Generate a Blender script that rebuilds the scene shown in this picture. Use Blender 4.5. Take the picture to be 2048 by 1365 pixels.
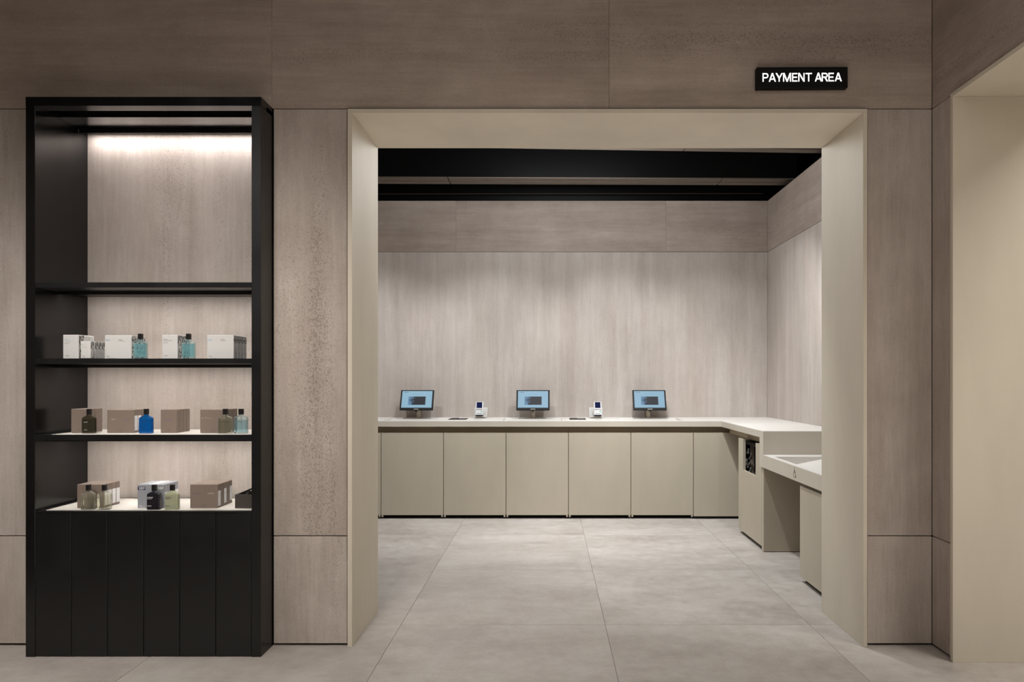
import bpy, bmesh, math, random
from mathutils import Vector, Matrix

# ------------------------------------------------------------------ clear
for o in list(bpy.data.objects):
    bpy.data.objects.remove(o, do_unlink=True)
scene = bpy.context.scene
C = scene.collection
random.seed(7)

# ------------------------------------------------------------------ camera
FPX = 1420.0                      # focal length in pixels of a 2048 px wide frame
cam_d = bpy.data.cameras.new('camera')
cam_d.sensor_width = 36.0
cam_d.lens = FPX * 36.0 / 2048.0
cam_d.shift_x = (1024 - 1096) / 2048.0
cam_d.shift_y = (760 - 682.5) / 2048.0
cam_d.clip_start = 0.05
cam = bpy.data.objects.new('camera', cam_d)
C.objects.link(cam)
cam.location = (0, 0, 1.2)
cam.rotation_euler = (math.radians(90), 0, 0)
scene.camera = cam

# ------------------------------------------------------------------ world, exposure
w = bpy.data.worlds.new('world'); scene.world = w; w.use_nodes = True
w.node_tree.nodes['Background'].inputs[0].default_value = (1.0, 0.9, 0.8, 1)
w.node_tree.nodes['Background'].inputs[1].default_value = 0.02
scene.view_settings.view_transform = 'Standard'
scene.view_settings.look = 'None'
scene.view_settings.exposure = 0.0
scene.view_settings.gamma = 1.0
scene.view_settings.use_curve_mapping = False

# ------------------------------------------------------------------ room lamps and added fill lights
def spot(name, loc, tgt, power, angle, blend=0.5, col=(1, .94, .87), radius=.04):
    d = bpy.data.lights.new(name, 'SPOT')
    d.energy = power; d.spot_size = math.radians(angle); d.spot_blend = blend
    d.color = col; d.shadow_soft_size = radius
    o = bpy.data.objects.new(name, d); C.objects.link(o)
    o.location = loc
    o.rotation_euler = (Vector(tgt) - Vector(loc)).to_track_quat('-Z', 'Y').to_euler()
    return o
NEUT = (.97, .985, 1.0)
WARM = (1.0, .90, .80)
SOFT = (1.0, .95, .90)
def fill_light(name, loc, sx, sy, power, col, spread=180):
    d = bpy.data.lights.new(name, 'AREA'); d.shape = 'RECTANGLE'; d.size = sx; d.size_y = sy
    d.energy = power; d.color = col; d.spread = math.radians(spread)
    o = bpy.data.objects.new(name, d); C.objects.link(o); o.location = loc
    return o
# payment area: spots in the slot of the near ceiling track, plus unseen point lamps added as fill
for x, p in ((-1.62, 74), (-.55, 76), (.62, 86), (1.55, 46)):
    spot('payment_spotlight', (x, 5.36, 2.93), (x, 6.36, .5), p, 86, .6, NEUT, .03)
for x in (-1.2, .1):
    spot('payment_downlight', (x, 4.5, 2.93), (x, 4.9, 0), 42, 88, .8, NEUT, .04)
spot('payment_key_spotlight', (.68, 4.5, 2.93), (1.55, 5.15, .45), 155, 92, .6, NEUT, .02)
spot('payment_cross_spotlight', (-1.7, 5.25, 2.93), (.7, 4.0, 0), 36, 62, .6, NEUT, .02)
for x in (-.1, .5):
    d = bpy.data.lights.new('payment_fill', 'POINT'); d.energy = 38; d.color = NEUT; d.shadow_soft_size = .2  # added fill that lifts the upper stone band
    o = bpy.data.objects.new('payment_fill', d); C.objects.link(o); o.location = (x, 4.95, 2.7)
# hall: broad fill lights added overhead, soft spots washing the wall left of the doorway, spots added to bounce light off the floor
fill_light('hall_fill', (.2, .9, 3.47), 3.2, 1.0, 18, WARM)  # added ambient fill, no such fixture known
fill_light('hall_fill_rear', (-.6, -1.8, 3.47), 4.0, 1.2, 64, SOFT)  # second added ambient fill, behind the viewer
fill_light('passage_fill', (2.95, 1.3, 3.4), 1.2, 1.4, 80, SOFT)  # added fill to brighten the second opening's jamb and soffit
for x in (-.4, 1.0):
    spot('hall_bounce_spot', (x, 1.0, 3.45), (x, 1.0, 0), 1600, 42, .5, SOFT, .06)  # added out of view so floor bounce reaches the soffits
spot('hall_spotlight', (-1.0, 1.0, 3.45), (-1.1, 3.2, .3), 300, 56, 1.0, SOFT, .25)
spot('hall_spotlight', (-1.75, .5, 3.45), (-1.75, 3.4, 1.6), 430, 31, 1.0, SOFT, .4)
spot('hall_spotlight', (-2.9, 1.0, 3.45), (-2.5, 3.2, .25), 320, 54, 1.0, SOFT, .25)

# ------------------------------------------------------------------ materials
def srgb(r, g, b):
    f = lambda c: (c / 255 / 12.92) if c / 255 <= .04045 else ((c / 255 + .055) / 1.055) ** 2.4
    return (f(r), f(g), f(b), 1.0)

class N:
    """tiny helper around a node tree"""
    def __init__(s, name):
        s.m = bpy.data.materials.new(name); s.m.use_nodes = True
        s.t = s.m.node_tree; s.b = s.t.nodes['Principled BSDF']
    def n(s, kind, **kw):
        o = s.t.nodes.new(kind)
        for k, v in kw.items():
            if hasattr(o, k): setattr(o, k, v)
        return o
    def l(s, a, b): s.t.links.new(a, b)
    def noise(s, vec, scale, detail=3, rough=.55):
        o = s.n('ShaderNodeTexNoise'); o.inputs['Scale'].default_value = scale
        o.inputs['Detail'].default_value = detail; o.inputs['Roughness'].default_value = rough
        s.l(vec, o.inputs['Vector']); return o.outputs['Fac']
    def ramp(s, fac, stops):
        o = s.n('ShaderNodeValToRGB'); e = o.color_ramp.elements
        while len(e) < len(stops): e.new(.5)
        for i, (p, c) in enumerate(stops):
            e[i].position = p; e[i].color = c if len(c) == 4 else (*c, 1)
        s.l(fac, o.inputs['Fac']); return o.outputs['Color']
    def math(s, op, a, b):
        o = s.n('ShaderNodeMath'); o.operation = op
        for i, v in enumerate((a, b)):
            if isinstance(v, (int, float)): o.inputs[i].default_value = v
            else: s.l(v, o.inputs[i])
        return o.outputs[0]
    def mix(s, fac, a, b, mode='MIX'):
        o = s.n('ShaderNodeMix'); o.data_type = 'RGBA'; o.blend_type = mode
        if isinstance(fac, (int, float)): o.inputs['Factor'].default_value = fac
        else: s.l(fac, o.inputs['Factor'])
        for k, v in (('A', a), ('B', b)):
            sock = [i for i in o.inputs if i.name == k and i.type == 'RGBA'][0]
            if isinstance(v, tuple): sock.default_value = v
            else: s.l(v, sock)
        return [i for i in o.outputs if i.type == 'RGBA'][0]
    def bump(s, h, strength, dist):
        o = s.n('ShaderNodeBump'); o.inputs['Strength'].default_value = strength
        o.inputs['Distance'].default_value = dist
        s.l(h, o.inputs['Height']); s.l(o.outputs['Normal'], s.b.inputs['Normal'])
    def coords(s, scale=(1, 1, 1), rnd=0.0):
        tc = s.n('ShaderNodeTexCoord'); mp = s.n('ShaderNodeMapping')
        mp.inputs['Scale'].default_value = scale
        v = tc.outputs['Object']
        if rnd:
            oi = s.n('ShaderNodeObjectInfo'); ad = s.n('ShaderNodeVectorMath'); ad.operation = 'ADD'
            mu = s.n('ShaderNodeMath'); mu.operation = 'MULTIPLY'; mu.inputs[1].default_value = rnd
            s.l(oi.outputs['Random'], mu.inputs[0])
            s.l(v, ad.inputs[0]); s.l(mu.outputs[0], ad.inputs[1]); v = ad.outputs[0]
        s.l(v, mp.inputs['Vector']); return mp.outputs['Vector']

def plain(name, col, rough=.5, metal=0.0, emis=None, estr=0.0, spec=.5):
    k = N(name); k.b.inputs['Base Color'].default_value = col
    k.b.inputs['Roughness'].default_value = rough; k.b.inputs['Metallic'].default_value = metal
    k.b.inputs['Specular IOR Level'].default_value = spec
    if emis:
        k.b.inputs['Emission Color'].default_value = emis; k.b.inputs['Emission Strength'].default_value = estr
    return k.m

def travertine(name, vertical=True, light=(190, 181, 173), dark=(157, 146, 137), pits=1.0, blotch=.30):
    k = N(name)
    st = (1, 1, .06) if vertical else (.06, .06, 1)
    v = k.coords(st, 7.3); vi = k.coords((1, 1, 1), 7.3)
    vp = k.coords((1, 1, .3) if vertical else (.3, .3, 1), 7.3)
    vq = k.coords((1, 1, .6) if vertical else (.45, .45, 1), 7.3)
    big = k.noise(v, 7.0, 5, .65); fine = k.noise(v, 70, 4, .65); blot = k.noise(vi, 3.0, 5, .6)
    mid = k.noise(vp, 22, 4, .65); grain = k.noise(vi, 150, 2, .6)
    f = k.math('ADD', k.math('MULTIPLY', big, .70 - blotch), k.math('MULTIPLY', fine, .16))
    f = k.math('ADD', f, k.math('MULTIPLY', blot, blotch))
    f = k.math('ADD', f, k.math('MULTIPLY', mid, .14))
    mm = tuple((a + b) / 2 for a, b in zip(light, dark))
    col = k.ramp(f, [(.40, srgb(*dark)), (.505, srgb(*mm)), (.61, srgb(*light))])
    # faint warm, pink and grey drift of the stone itself
    warm = k.noise(v, 2.1, 3, .5)
    col = k.mix(k.math('MULTIPLY', k.math('SUBTRACT', warm, .4), .5), col, srgb(184, 172, 155))
    pink = k.noise(vp, 3.3, 3, .55)
    col = k.mix(k.math('MULTIPLY', k.math('SUBTRACT', pink, .42), 1.0), col, srgb(172, 155, 147))
    gcol = k.ramp(grain, [(.3, (.93, .93, .93)), (.7, (1.05, 1.05, 1.05))])
    col = k.mix(1.0, col, gcol, 'MULTIPLY')
    # small pits, gathered in bands along the grain
    pit = k.noise(vq, 230, 2, .5); band = k.noise(v, 8, 2, .5)
    pm = k.ramp(k.math('ADD', pit, k.math('MULTIPLY', band, .6)), [(.995, (0, 0, 0)), (1.04, (1, 1, 1))])
    col = k.mix(k.math('MULTIPLY', pm, .5 * pits), col, srgb(108, 95, 86))
    k.l(col, k.b.inputs['Base Color'])
    k.b.inputs['Roughness'].default_value = .62
    k.b.inputs['Specular IOR Level'].default_value = .35
    k.bump(k.math('SUBTRACT', k.math('MULTIPLY', mid, .3), k.math('MULTIPLY', pm, pits)), .5, .0022)
    return k.m

def floor_mat():
    k = N('concrete_tile'); v = k.coords((1, 1, 1), 5.1); vs = k.coords((.5, 1, 1), 5.1)
    a = k.noise(vs, 2.6, 6, .62); b = k.noise(v, 14, 5, .65); c = k.noise(v, 160, 2, .6)
    f = k.math('ADD', k.math('MULTIPLY', a, .6), k.math('MULTIPLY', b, .4))
    col = k.ramp(f, [(.36, srgb(158, 150, 143)), (.5, srgb(176, 169, 162)), (.64, srgb(190, 185, 179))])
    g = k.ramp(c, [(.3, (.93, .93, .93)), (.7, (1.05, 1.05, 1.05))])
    col = k.mix(1.0, col, g, 'MULTIPLY')
    s = k.noise(v, 70, 3, .6)
    sp = k.ramp(k.math('ADD', s, k.math('MULTIPLY', a, .4)), [(.9, (0, 0, 0)), (.97, (1, 1, 1))])
    col = k.mix(k.math('MULTIPLY', sp, .3), col, srgb(110, 102, 95))
    k.l(col, k.b.inputs['Base Color'])
    r = k.ramp(b, [(.3, (.42,) * 3), (.7, (.58,) * 3)]); k.l(r, k.b.inputs['Roughness'])
    k.b.inputs['Specular IOR Level'].default_value = .4
    k.bump(c, .12, .001)
    return k.m

def paint(name, c, rough=.42, var=5):
    k = N(name); v = k.coords((1, 1, .3)); f = k.noise(v, 2.2, 4, .6)
    lo = srgb(*[x - var for x in c]); hi = srgb(*[x + var for x in c])
    k.l(k.ramp(f, [(.35, lo), (.65, hi)]), k.b.inputs['Base Color'])
    k.b.inputs['Roughness'].default_value = rough
    k.b.inputs['Specular IOR Level'].default_value = .3
    k.bump(k.noise(v, 260, 1, .5), .04, .0006)
    return k.m

def black_satin(name, v=14, rough=.3):
    k = N(name); k.b.inputs['Base Color'].default_value = srgb(v, v, v + 1)
    cc = k.coords((1, 60, 1)); f = k.noise(cc, 9, 2, .5)
    k.l(k.ramp(f, [(.3, (rough - .05,) * 3), (.7, (rough + .06,) * 3)]), k.b.inputs['Roughness'])
    k.b.inputs['Specular IOR Level'].default_value = .5
    return k.m

def glass(name, col, rough=0.0, ior=1.45, trans=1.0):
    k = N(name); k.b.inputs['Base Color'].default_value = col
    k.b.inputs['Transmission Weight'].default_value = trans
    k.b.inputs['Roughness'].default_value = rough; k.b.inputs['IOR'].default_value = ior
    return k.m

def noise_print(name, a, b, scale=(60, 60, 60), lo=.4, hi=.6, emis=0.0):
    k = N(name); v = k.coords(scale); f = k.noise(v, 1.0, 4, .6)
    col = k.ramp(f, [(lo, a), (hi, b)]); k.l(col, k.b.inputs['Base Color'])
    k.b.inputs['Roughness'].default_value = .5
    if emis:
        k.l(col, k.b.inputs['Emission Color']); k.b.inputs['Emission Strength'].default_value = emis
    return k.m

M = {}
M['stone_v'] = travertine('travertine_vertical', True)
M['stone_h'] = travertine('travertine_horizontal', False, (178, 165, 155), (146, 132, 122))
M['stone_f'] = travertine('travertine_fine', True, (191, 183, 176), (168, 158, 150), .15, .14)
M['stone_gap'] = plain('dark_joint', srgb(24, 20, 17), .9, spec=.1)
M['floor'] = floor_mat()
M['grout'] = plain('grout', srgb(128, 120, 112), .9)
M['beige'] = paint('beige_lacquer', (207, 199, 183), .62)
M['beige_door'] = paint('beige_cabinet_lacquer', (182, 173, 156), .45)
M['beige_shaded'] = paint('beige_recess_shade', (176, 162, 138), .55)  # shade of the recess put into a browner beige
M['white_top'] = paint('white_solid_surface', (220, 217, 211), .35, 3)
M['slab'] = paint('pale_counter_edge', (194, 187, 174), .42, 3)
M['black'] = black_satin('black_powder_coat', 12, .36)
M['black_gloss'] = black_satin('black_satin_panel', 12, .2)
M['black_matte'] = plain('black_matte', srgb(12, 12, 12), .75, spec=.2)
M['black_ceiling'] = plain('black_ceiling_paint', srgb(9, 9, 9), .35, spec=.3)
M['toe'] = plain('black_toe_kick', srgb(14, 13, 12), .7, spec=.2)
M['inlay'] = plain('pale_shelf_inlay', srgb(214, 210, 202), .5)
M['track'] = plain('bounce_lit_track_cover', srgb(98, 88, 78), .5, .2)  # bounce light from the floor is put into this brown
M['led_off'] = plain('grey_led_lens', srgb(120, 122, 128), .3)
M['led'] = plain('led_diffuser', srgb(255, 250, 245), .5, 0, (1, .95, .92, 1), 6.0)
M['card_white'] = plain('white_carton', srgb(200, 199, 197), .5)
M['card_brown'] = plain('taupe_carton', srgb(118, 104, 94), .5)
M['card_grey'] = plain('silver_carton', srgb(146, 148, 154), .45, .1)
M['ink'] = plain('dark_ink', srgb(45, 42, 42), .6)
M['ink_grey'] = plain('grey_ink', srgb(120, 115, 112), .6)
M['ink_teal'] = plain('teal_ink', srgb(70, 150, 172), .6)
M['ink_blue'] = plain('blue_ink', srgb(84, 78, 128), .6)
M['ink_pale'] = plain('pale_ink', srgb(205, 200, 192), .6)
M['ink_white'] = plain('white_ink', srgb(232, 232, 232), .6)
M['ink_mint'] = plain('mint_ink', srgb(150, 158, 146), .6)
M['ink_taupe'] = plain('taupe_ink', srgb(88, 76, 66), .6)
M['navy'] = plain('navy_tag', srgb(36, 36, 74), .5)
M['olive_tag'] = plain('grey_green_tag', srgb(126, 132, 124), .5)
M['sticker'] = noise_print('white_sticker_print', srgb(170, 170, 172), srgb(226, 226, 226), (150, 150, 420), .32, .5)
M['city'] = noise_print('black_white_city_print', srgb(30, 30, 30), srgb(215, 213, 208), (120, 120, 90), .42, .58)
M['smalltext'] = noise_print('fine_grey_print', srgb(150, 150, 152), srgb(216, 215, 213), (200, 420, 50), .35, .55)
M['cap'] = plain('black_bottle_cap', srgb(20, 18, 17), .35)
M['tube'] = glass('spray_tube', srgb(225, 228, 225), .1)
M['plastic_black'] = plain('black_plastic', srgb(13, 13, 14), .5, spec=.2)
M['plastic_white'] = plain('white_plastic', srgb(200, 201, 204), .4)
M['metal_beige'] = plain('champagne_metal', srgb(186, 176, 156), .35, .5)
M['acrylic'] = glass('frosted_acrylic', srgb(236, 236, 234), .35, 1.2, .55)
M['screen_blue'] = plain('screen_pale_blue', srgb(10, 10, 12), .35, 0, srgb(146, 186, 210), .85, .2)
M['screen_navy'] = plain('screen_navy', srgb(8, 8, 12), .6, 0, srgb(12, 22, 66), 1.0, .05)
k = N('screen_dark_picture'); v = k.coords((34, 60, 34)); f = k.noise(v, 1.0, 3, .6)
tc = k.n('ShaderNodeTexCoord'); sp = k.n('ShaderNodeSeparateXYZ'); k.l(tc.outputs['Object'], sp.inputs[0])
gx = k.ramp(k.math('ADD', k.math('MULTIPLY', sp.outputs[0], 6.0), .5), [(.1, (1, 1, 1)), (.56, (0, 0, 0))])
col = k.ramp(k.math('MULTIPLY', f, gx), [(.22, srgb(14, 16, 26)), (.46, srgb(104, 148, 186))])
k.l(col, k.b.inputs['Emission Color']); k.b.inputs['Emission Strength'].default_value = .7
k.b.inputs['Base Color'].default_value = srgb(10, 10, 14); k.b.inputs['Roughness'].default_value = .4; k.b.inputs['Specular IOR Level'].default_value = .2
M['screen_img'] = k.m
M['screen_ink'] = plain('screen_lettering', srgb(20, 30, 40), .4)
M['screen_ink2'] = plain('screen_faint_lettering', srgb(20, 24, 30), .4, 0, srgb(104, 150, 178), .9)
M['key_grey'] = plain('grey_keys', srgb(96, 96, 100), .5)
M['key_red'] = plain('orange_key', srgb(190, 92, 52), .5)
M['key_green'] = plain('green_key', srgb(92, 182, 152), .5)
M['sign_lit'] = plain('lit_sign_letters', srgb(255, 255, 255), .5, 0, (1, .93, .92, 1), 1.7)
M['sign_black'] = plain('sign_black_face', srgb(13, 11, 10), .6, spec=.2)
M['bin_strap'] = plain('grey_strap', srgb(128, 118, 104), .6)
M['bin_bits'] = plain('dull_grey_plastic', srgb(66, 65, 62), .5)
M['tray_dark'] = plain('dark_taupe_tray', srgb(64, 58, 53), .5)

# ------------------------------------------------------------------ mesh helpers
def bx(bm, x0, x1, y0, y1, z0, z1, bev=0.0, seg=1):
    vs = [bm.verts.new(p) for p in ((x0, y0, z0), (x1, y0, z0), (x1, y1, z0), (x0, y1, z0),
                                    (x0, y0, z1), (x1, y0, z1), (x1, y1, z1), (x0, y1, z1))]
    fs = [bm.faces.new([vs[i] for i in q]) for q in
          ((0, 3, 2, 1), (4, 5, 6, 7), (0, 1, 5, 4), (1, 2, 6, 5), (2, 3, 7, 6), (3, 0, 4, 7))]
    if bev:
        es = list({e for f in fs for e in f.edges})
        bmesh.ops.bevel(bm, geom=es, offset=bev, segments=seg, profile=.5, affect='EDGES')
def B(*boxes, bev=0.0, seg=1):
    bm = bmesh.new()
    for b in boxes: bx(bm, *b, bev=bev, seg=seg)
    return bm
def cyl(bm, p0, p1, r0, r1=None, n=20):
    r1 = r0 if r1 is None else r1
    p0, p1 = Vector(p0), Vector(p1); d = p1 - p0
    q = d.to_track_quat('Z', 'Y').to_matrix().to_4x4()
    m = Matrix.Translation((p0 + p1) / 2) @ q
    bmesh.ops.create_cone(bm, cap_ends=True, segments=n, radius1=r0, radius2=r1, depth=d.length, matrix=m)
def tube_path(bm, pts, r, n=8):
    for a, b in zip(pts[:-1], pts[1:]): cyl(bm, a, b, r, r, n)
def prism(bm, poly, z0, z1):
    lo = [bm.verts.new((x, y, z0)) for x, y in poly]; hi = [bm.verts.new((x, y, z1)) for x, y in poly]
    n = len(poly)
    bm.faces.new(lo[::-1]); bm.faces.new(hi)
    for i in range(n): bm.faces.new((lo[i], lo[(i + 1) % n], hi[(i + 1) % n], hi[i]))
def origin(o):
    v = Vector((0, 0, 0))
    while o: v += o.location; o = o.parent
    return v
def mesh_of(name, bm, m, smooth=False):
    me = bpy.data.meshes.new(name); bm.normal_update(); bm.to_mesh(me); bm.free()
    me.materials.append(M[m] if isinstance(m, str) else m)
    if smooth:
        for p in me.polygons: p.use_smooth = True
    return me
def obj(name, bm, m, parent=None, world=True, smooth=False, label=None):
    """one mesh object; with world=True the coordinates are world ones and get shifted into the parent's frame"""
    if world and parent is not None:
        bmesh.ops.translate(bm, verts=bm.verts, vec=-origin(parent))
    o = bpy.data.objects.new(name, mesh_of(name, bm, m, smooth)); C.objects.link(o)
    o.parent = parent
    if label: o['label'] = label
    return o
def place(name, me, parent=None, loc=(0, 0, 0)):
    o = bpy.data.objects.new(name, me); C.objects.link(o); o.parent = parent; o.location = loc
    return o
def thing(name, label, cat, loc=(0, 0, 0), rot=(0, 0, 0), group=None):
    o = bpy.data.objects.new(name, None); C.objects.link(o)
    o.empty_display_size = .05
    o.location = loc; o.rotation_euler = rot
    return tag(o, label, cat, group)
def tag(o, label, cat, group=None):
    o['label'] = label; o['category'] = cat
    if group: o['group'] = group
    return o
def struct(name, bm=None, m=None, label=None, cat=None):
    if bm is None:
        o = bpy.data.objects.new(name, None); C.objects.link(o)
    else:
        o = obj(name, bm, m)
    o['kind'] = 'structure'
    if label: o['label'] = label; o['category'] = cat
    return o
_txt = {}
def text_bm(s, size, align='LEFT', spacing=1.0, bold=0.0, ext=0.0):
    if s[0] == '~':                                 # print too small to read in the photo: one short stroke per word
        bm = bmesh.new(); x = 0.0; cells = []
        for n in s[1:].split(): cells.append((x, x + int(n) * .5 * size)); x += (int(n) * .5 + .35) * size
        sh = (x - .35 * size) / 2 if align == 'CENTER' else 0.0
        for x0, x1 in cells:
            bm.faces.new([bm.verts.new(p) for p in ((x0 - sh, .12 * size, 0), (x1 - sh, .12 * size, 0), (x1 - sh, .52 * size, 0), (x0 - sh, .52 * size, 0))])
        return bm
    cu = bpy.data.curves.new('t', 'FONT'); cu.body = s; cu.size = size
    cu.align_x = align; cu.space_character = spacing; cu.offset = bold; cu.extrude = ext
    cu.resolution_u = 3
    o = bpy.data.objects.new('t', cu); C.objects.link(o)
    bpy.context.view_layer.update()
    dg = bpy.context.evaluated_depsgraph_get()
    me = bpy.data.meshes.new_from_object(o.evaluated_get(dg))
    bm = bmesh.new(); bm.from_mesh(me)
    bpy.data.objects.remove(o); bpy.data.curves.remove(cu); bpy.data.meshes.remove(me)
    return bm
def text(name, s, size, m, parent, loc, face='-Y', align='LEFT', spacing=1.0, bold=0.0, fit=None, ext=0.0, world=True):
    """printed lettering facing -Y, +X or -X; loc in world (or the parent's frame with world=False)"""
    bm = text_bm(s, size, align, spacing, bold, ext)
    if fit:                                         # scale to an exact width
        xs = [v.co.x for v in bm.verts]; wd = max(xs) - min(xs); x0 = min(xs)
        for v in bm.verts: v.co.x = (v.co.x - x0) * fit / wd
    R = Matrix.Rotation(math.radians(90), 4, 'X')
    if face == '+X': R = Matrix.Rotation(math.radians(90), 4, 'Z') @ R
    if face == '-X': R = Matrix.Rotation(math.radians(-90), 4, 'Z') @ R
    bm.transform(R)
    o = bpy.data.objects.new(name, mesh_of(name, bm, m)); C.objects.link(o); o.parent = parent
    o.location = Vector(loc) - (origin(parent) if world else Vector((0, 0, 0)))
    return o

# ================================================================== SETTING
YW = 3.20      # face of the front (hall) wall
YU = 3.07      # front of the display cabinet
YB = 6.73      # back wall of the payment area
ZG = 2.422     # height of the joint under the upper stone band
XR = 1.731     # hall's right wall
XI = 2.081     # payment area's right wall
XL = -1.985    # payment area's left wall
ZT = 2.897     # top of the stone in the payment area

# ---- floor: 1 m tiles on a grout bed
floor = struct('floor', B((-4.6, 4.2, -3.6, 7.3, -.12, -.003)), 'grout', 'pale grey concrete-look floor of large square tiles', 'floor')
tile_me = {}
for ix in range(-4, 5):
    for iy in range(-7, 5):
        x0, y0 = .28 + ix - 1, 3.475 + iy
        if x0 > 3.2 or x0 < -4.4 or y0 < -3.6 or y0 > 6.7: continue
        if 'a' not in tile_me:
            tile_me['a'] = mesh_of('floor_tile', B((.0009, .9991, .0009, .9991, -.02, 0), bev=.0004), 'floor')
        place('floor_tile', tile_me['a'], floor, (x0, y0, 0))

# ---- hall front wall: a core with niche and doorway, stone panels on its face
yc = YW + .02
zc = 3.5
wall_front = struct('wall_front', B(
    (-4.6, -2.262, yc, 3.62, 0, zc), (-2.262, -1.238, yc, 3.62, 2.428, zc), (-2.262, -1.238, 3.46, 3.62, 0, 2.428),
    (-1.238, -.902, yc, 3.62, 0, zc), (-.902, 1.434, yc, 3.62, 2.418, zc), (1.434, 2.6, yc, 3.62, 0, zc)),
    'stone_gap', 'front wall of the hall clad in beige-grey travertine panels', 'wall')
def panel(parent, x0, x1, y0, y1, z0, z1, m, bev=.0015):
    return obj('stone_panel', B((x0, x1, y0, y1, z0, z1), bev=bev), m, parent)
g = .0016
def band(x0, x1, zlo=.0105, low=True):
    panel(wall_front, x0, x1, YW, yc, .4975, ZG - g, 'stone_v')
    panel(wall_front, x0, x1, YW, yc, zlo, .4935, 'stone_v')
for x0, x1 in ((-4.6, -3.42), (-3.418, -2.2625)): band(x0, x1)
band(-1.2365, -.9055); band(1.4395, XR - .001)
for x0, x1 in ((-4.6, -2.75), (-2.749, -1.245), (-1.244, .2745), (.2755, XR - .001)):
    panel(wall_front, x0, x1, YW, yc, ZG + g, zc, 'stone_h', .0008)

# ---- hall right wall with the second opening
wall_right = struct('wall_right', B(
    (XR + .02, 2.2, 3.05, yc, 0, zc), (XR + .02, 2.2, .62, 3.05, 2.432, zc), (XR + .02, 2.2, -3.6, .62, 0, zc)),
    'stone_gap', 'right wall of the hall in travertine beside the second opening', 'wall')
panel(wall_right, XR, XR + .02, 3.036, YW - .0005, .4975, ZG - g, 'stone_v')
panel(wall_right, XR, XR + .02, 3.036, YW - .0005, .0105, .4935, 'stone_v')
panel(wall_right, XR, XR + .02, 1.7, YW - .0005, ZG + g, zc, 'stone_h')
panel(wall_right, XR, XR + .02, -.3, 1.699, ZG + g, zc, 'stone_h')
panel(wall_right, XR, XR + .02, -3.6, -.301, ZG + g, zc, 'stone_h')
panel(wall_right, XR, XR + .02, -3.6, .60, .0105, ZG - g, 'stone_v')

# ---- closing walls and ceiling of the hall (behind the viewer)
struct('wall_left', B((-4.75, -4.6, -3.6, 3.62, 0, zc)), 'stone_v', 'left end wall of the hall in travertine', 'wall')
struct('wall_rear', B((-4.75, 4.2, -3.75, -3.6, 0, zc)), 'stone_v', 'rear wall of the hall in travertine', 'wall')
struct('wall_passage', B((4.0, 4.2, -3.6, 7.2, 0, zc)), 'beige', 'beige wall of the passage beyond the second opening', 'wall')
struct('ceiling', B((-4.75, 4.2, -3.75, 3.62, zc, zc + .12)), 'black_ceiling', 'black ceiling of the hall', 'ceiling')

# ---- payment area shell
wall_back = struct('wall_back', B((XL - .1, XI + .02, YB + .02, YB + .1, 0, ZT)), 'stone_gap',
                   'back wall of the payment area clad in pale travertine', 'wall')
panel(wall_back, XL, XI - .0001, YB, YB + .02, 0, 2.4115, 'stone_f')
for x0, x1 in ((XL, -.8725), (-.8715, 1.1175), (1.1185, XI - .0001)):
    panel(wall_back, x0, x1, YB, YB + .02, 2.4145, ZT, 'stone_h', .0008)
wall_inner_right = struct('wall_inner_right', B((XI + .02, XI + .1, 3.62, YB + .1, 0, ZT)), 'stone_gap',
                          'right wall of the payment area clad in pale travertine', 'wall')
panel(wall_inner_right, XI, XI + .02, 3.62, YB - .0005, 0, 2.4115, 'stone_f')
panel(wall_inner_right, XI, XI + .02, 3.62, YB - .0005, 2.4145, ZT, 'stone_h')
struct('wall_inner_left', B((XL - .1, XL, 3.62, YB, 0, ZT)), 'stone_v', 'left wall of the payment area in travertine', 'wall')
struct('wall_upper', B((XL - .3, XI + .45, YB + .22, YB + .3, 2.6, 3.4), (XI + .3, XI + .45, 3.62, YB + .22, 2.6, 3.4),
                       (XL - .3, XL - .18, 3.62, YB + .22, 2.6, 3.4)),
       'black_ceiling', 'black wall above the stone of the payment area', 'wall')
struct('ceiling_inner', B((XL - .3, XI + .45, 3.62, YB + .3, 3.4, 3.5)), 'black_ceiling', 'black ceiling above the payment area', 'ceiling')

# ---- linings of the two openings: lip and reveal in beige lacquer
t1 = struct('trim_1', label='beige lacquered lining of the doorway to the payment area', cat='door lining')
YF = 3.185
obj('jamb', B((-.8995, -.879, YF, 3.67, 0, 2.397), bev=.0008), 'beige', t1)
obj('jamb', B((1.414, 1.4325, YF, 3.67, 0, 2.397), bev=.0008), 'beige', t1)
obj('lintel', B((-.8995, 1.4325, YF, 3.67, 2.3975, 2.4165), bev=.0008), 'beige', t1)
t2 = struct('trim_2', label='beige lacquered lining of the second opening at the right edge', cat='door lining')
obj('jamb', B((XR - .015, 2.24, 3.01, 3.03, 0, 2.402), bev=.0008), 'beige', t2)
obj('jamb', B((XR - .015, 2.24, .605, .62, 0, 2.402), bev=.0008), 'beige', t2)
obj('lintel', B((XR - .015, 2.24, .605, 3.03, 2.4025, 2.4205), bev=.0008), 'beige', t2)

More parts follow.
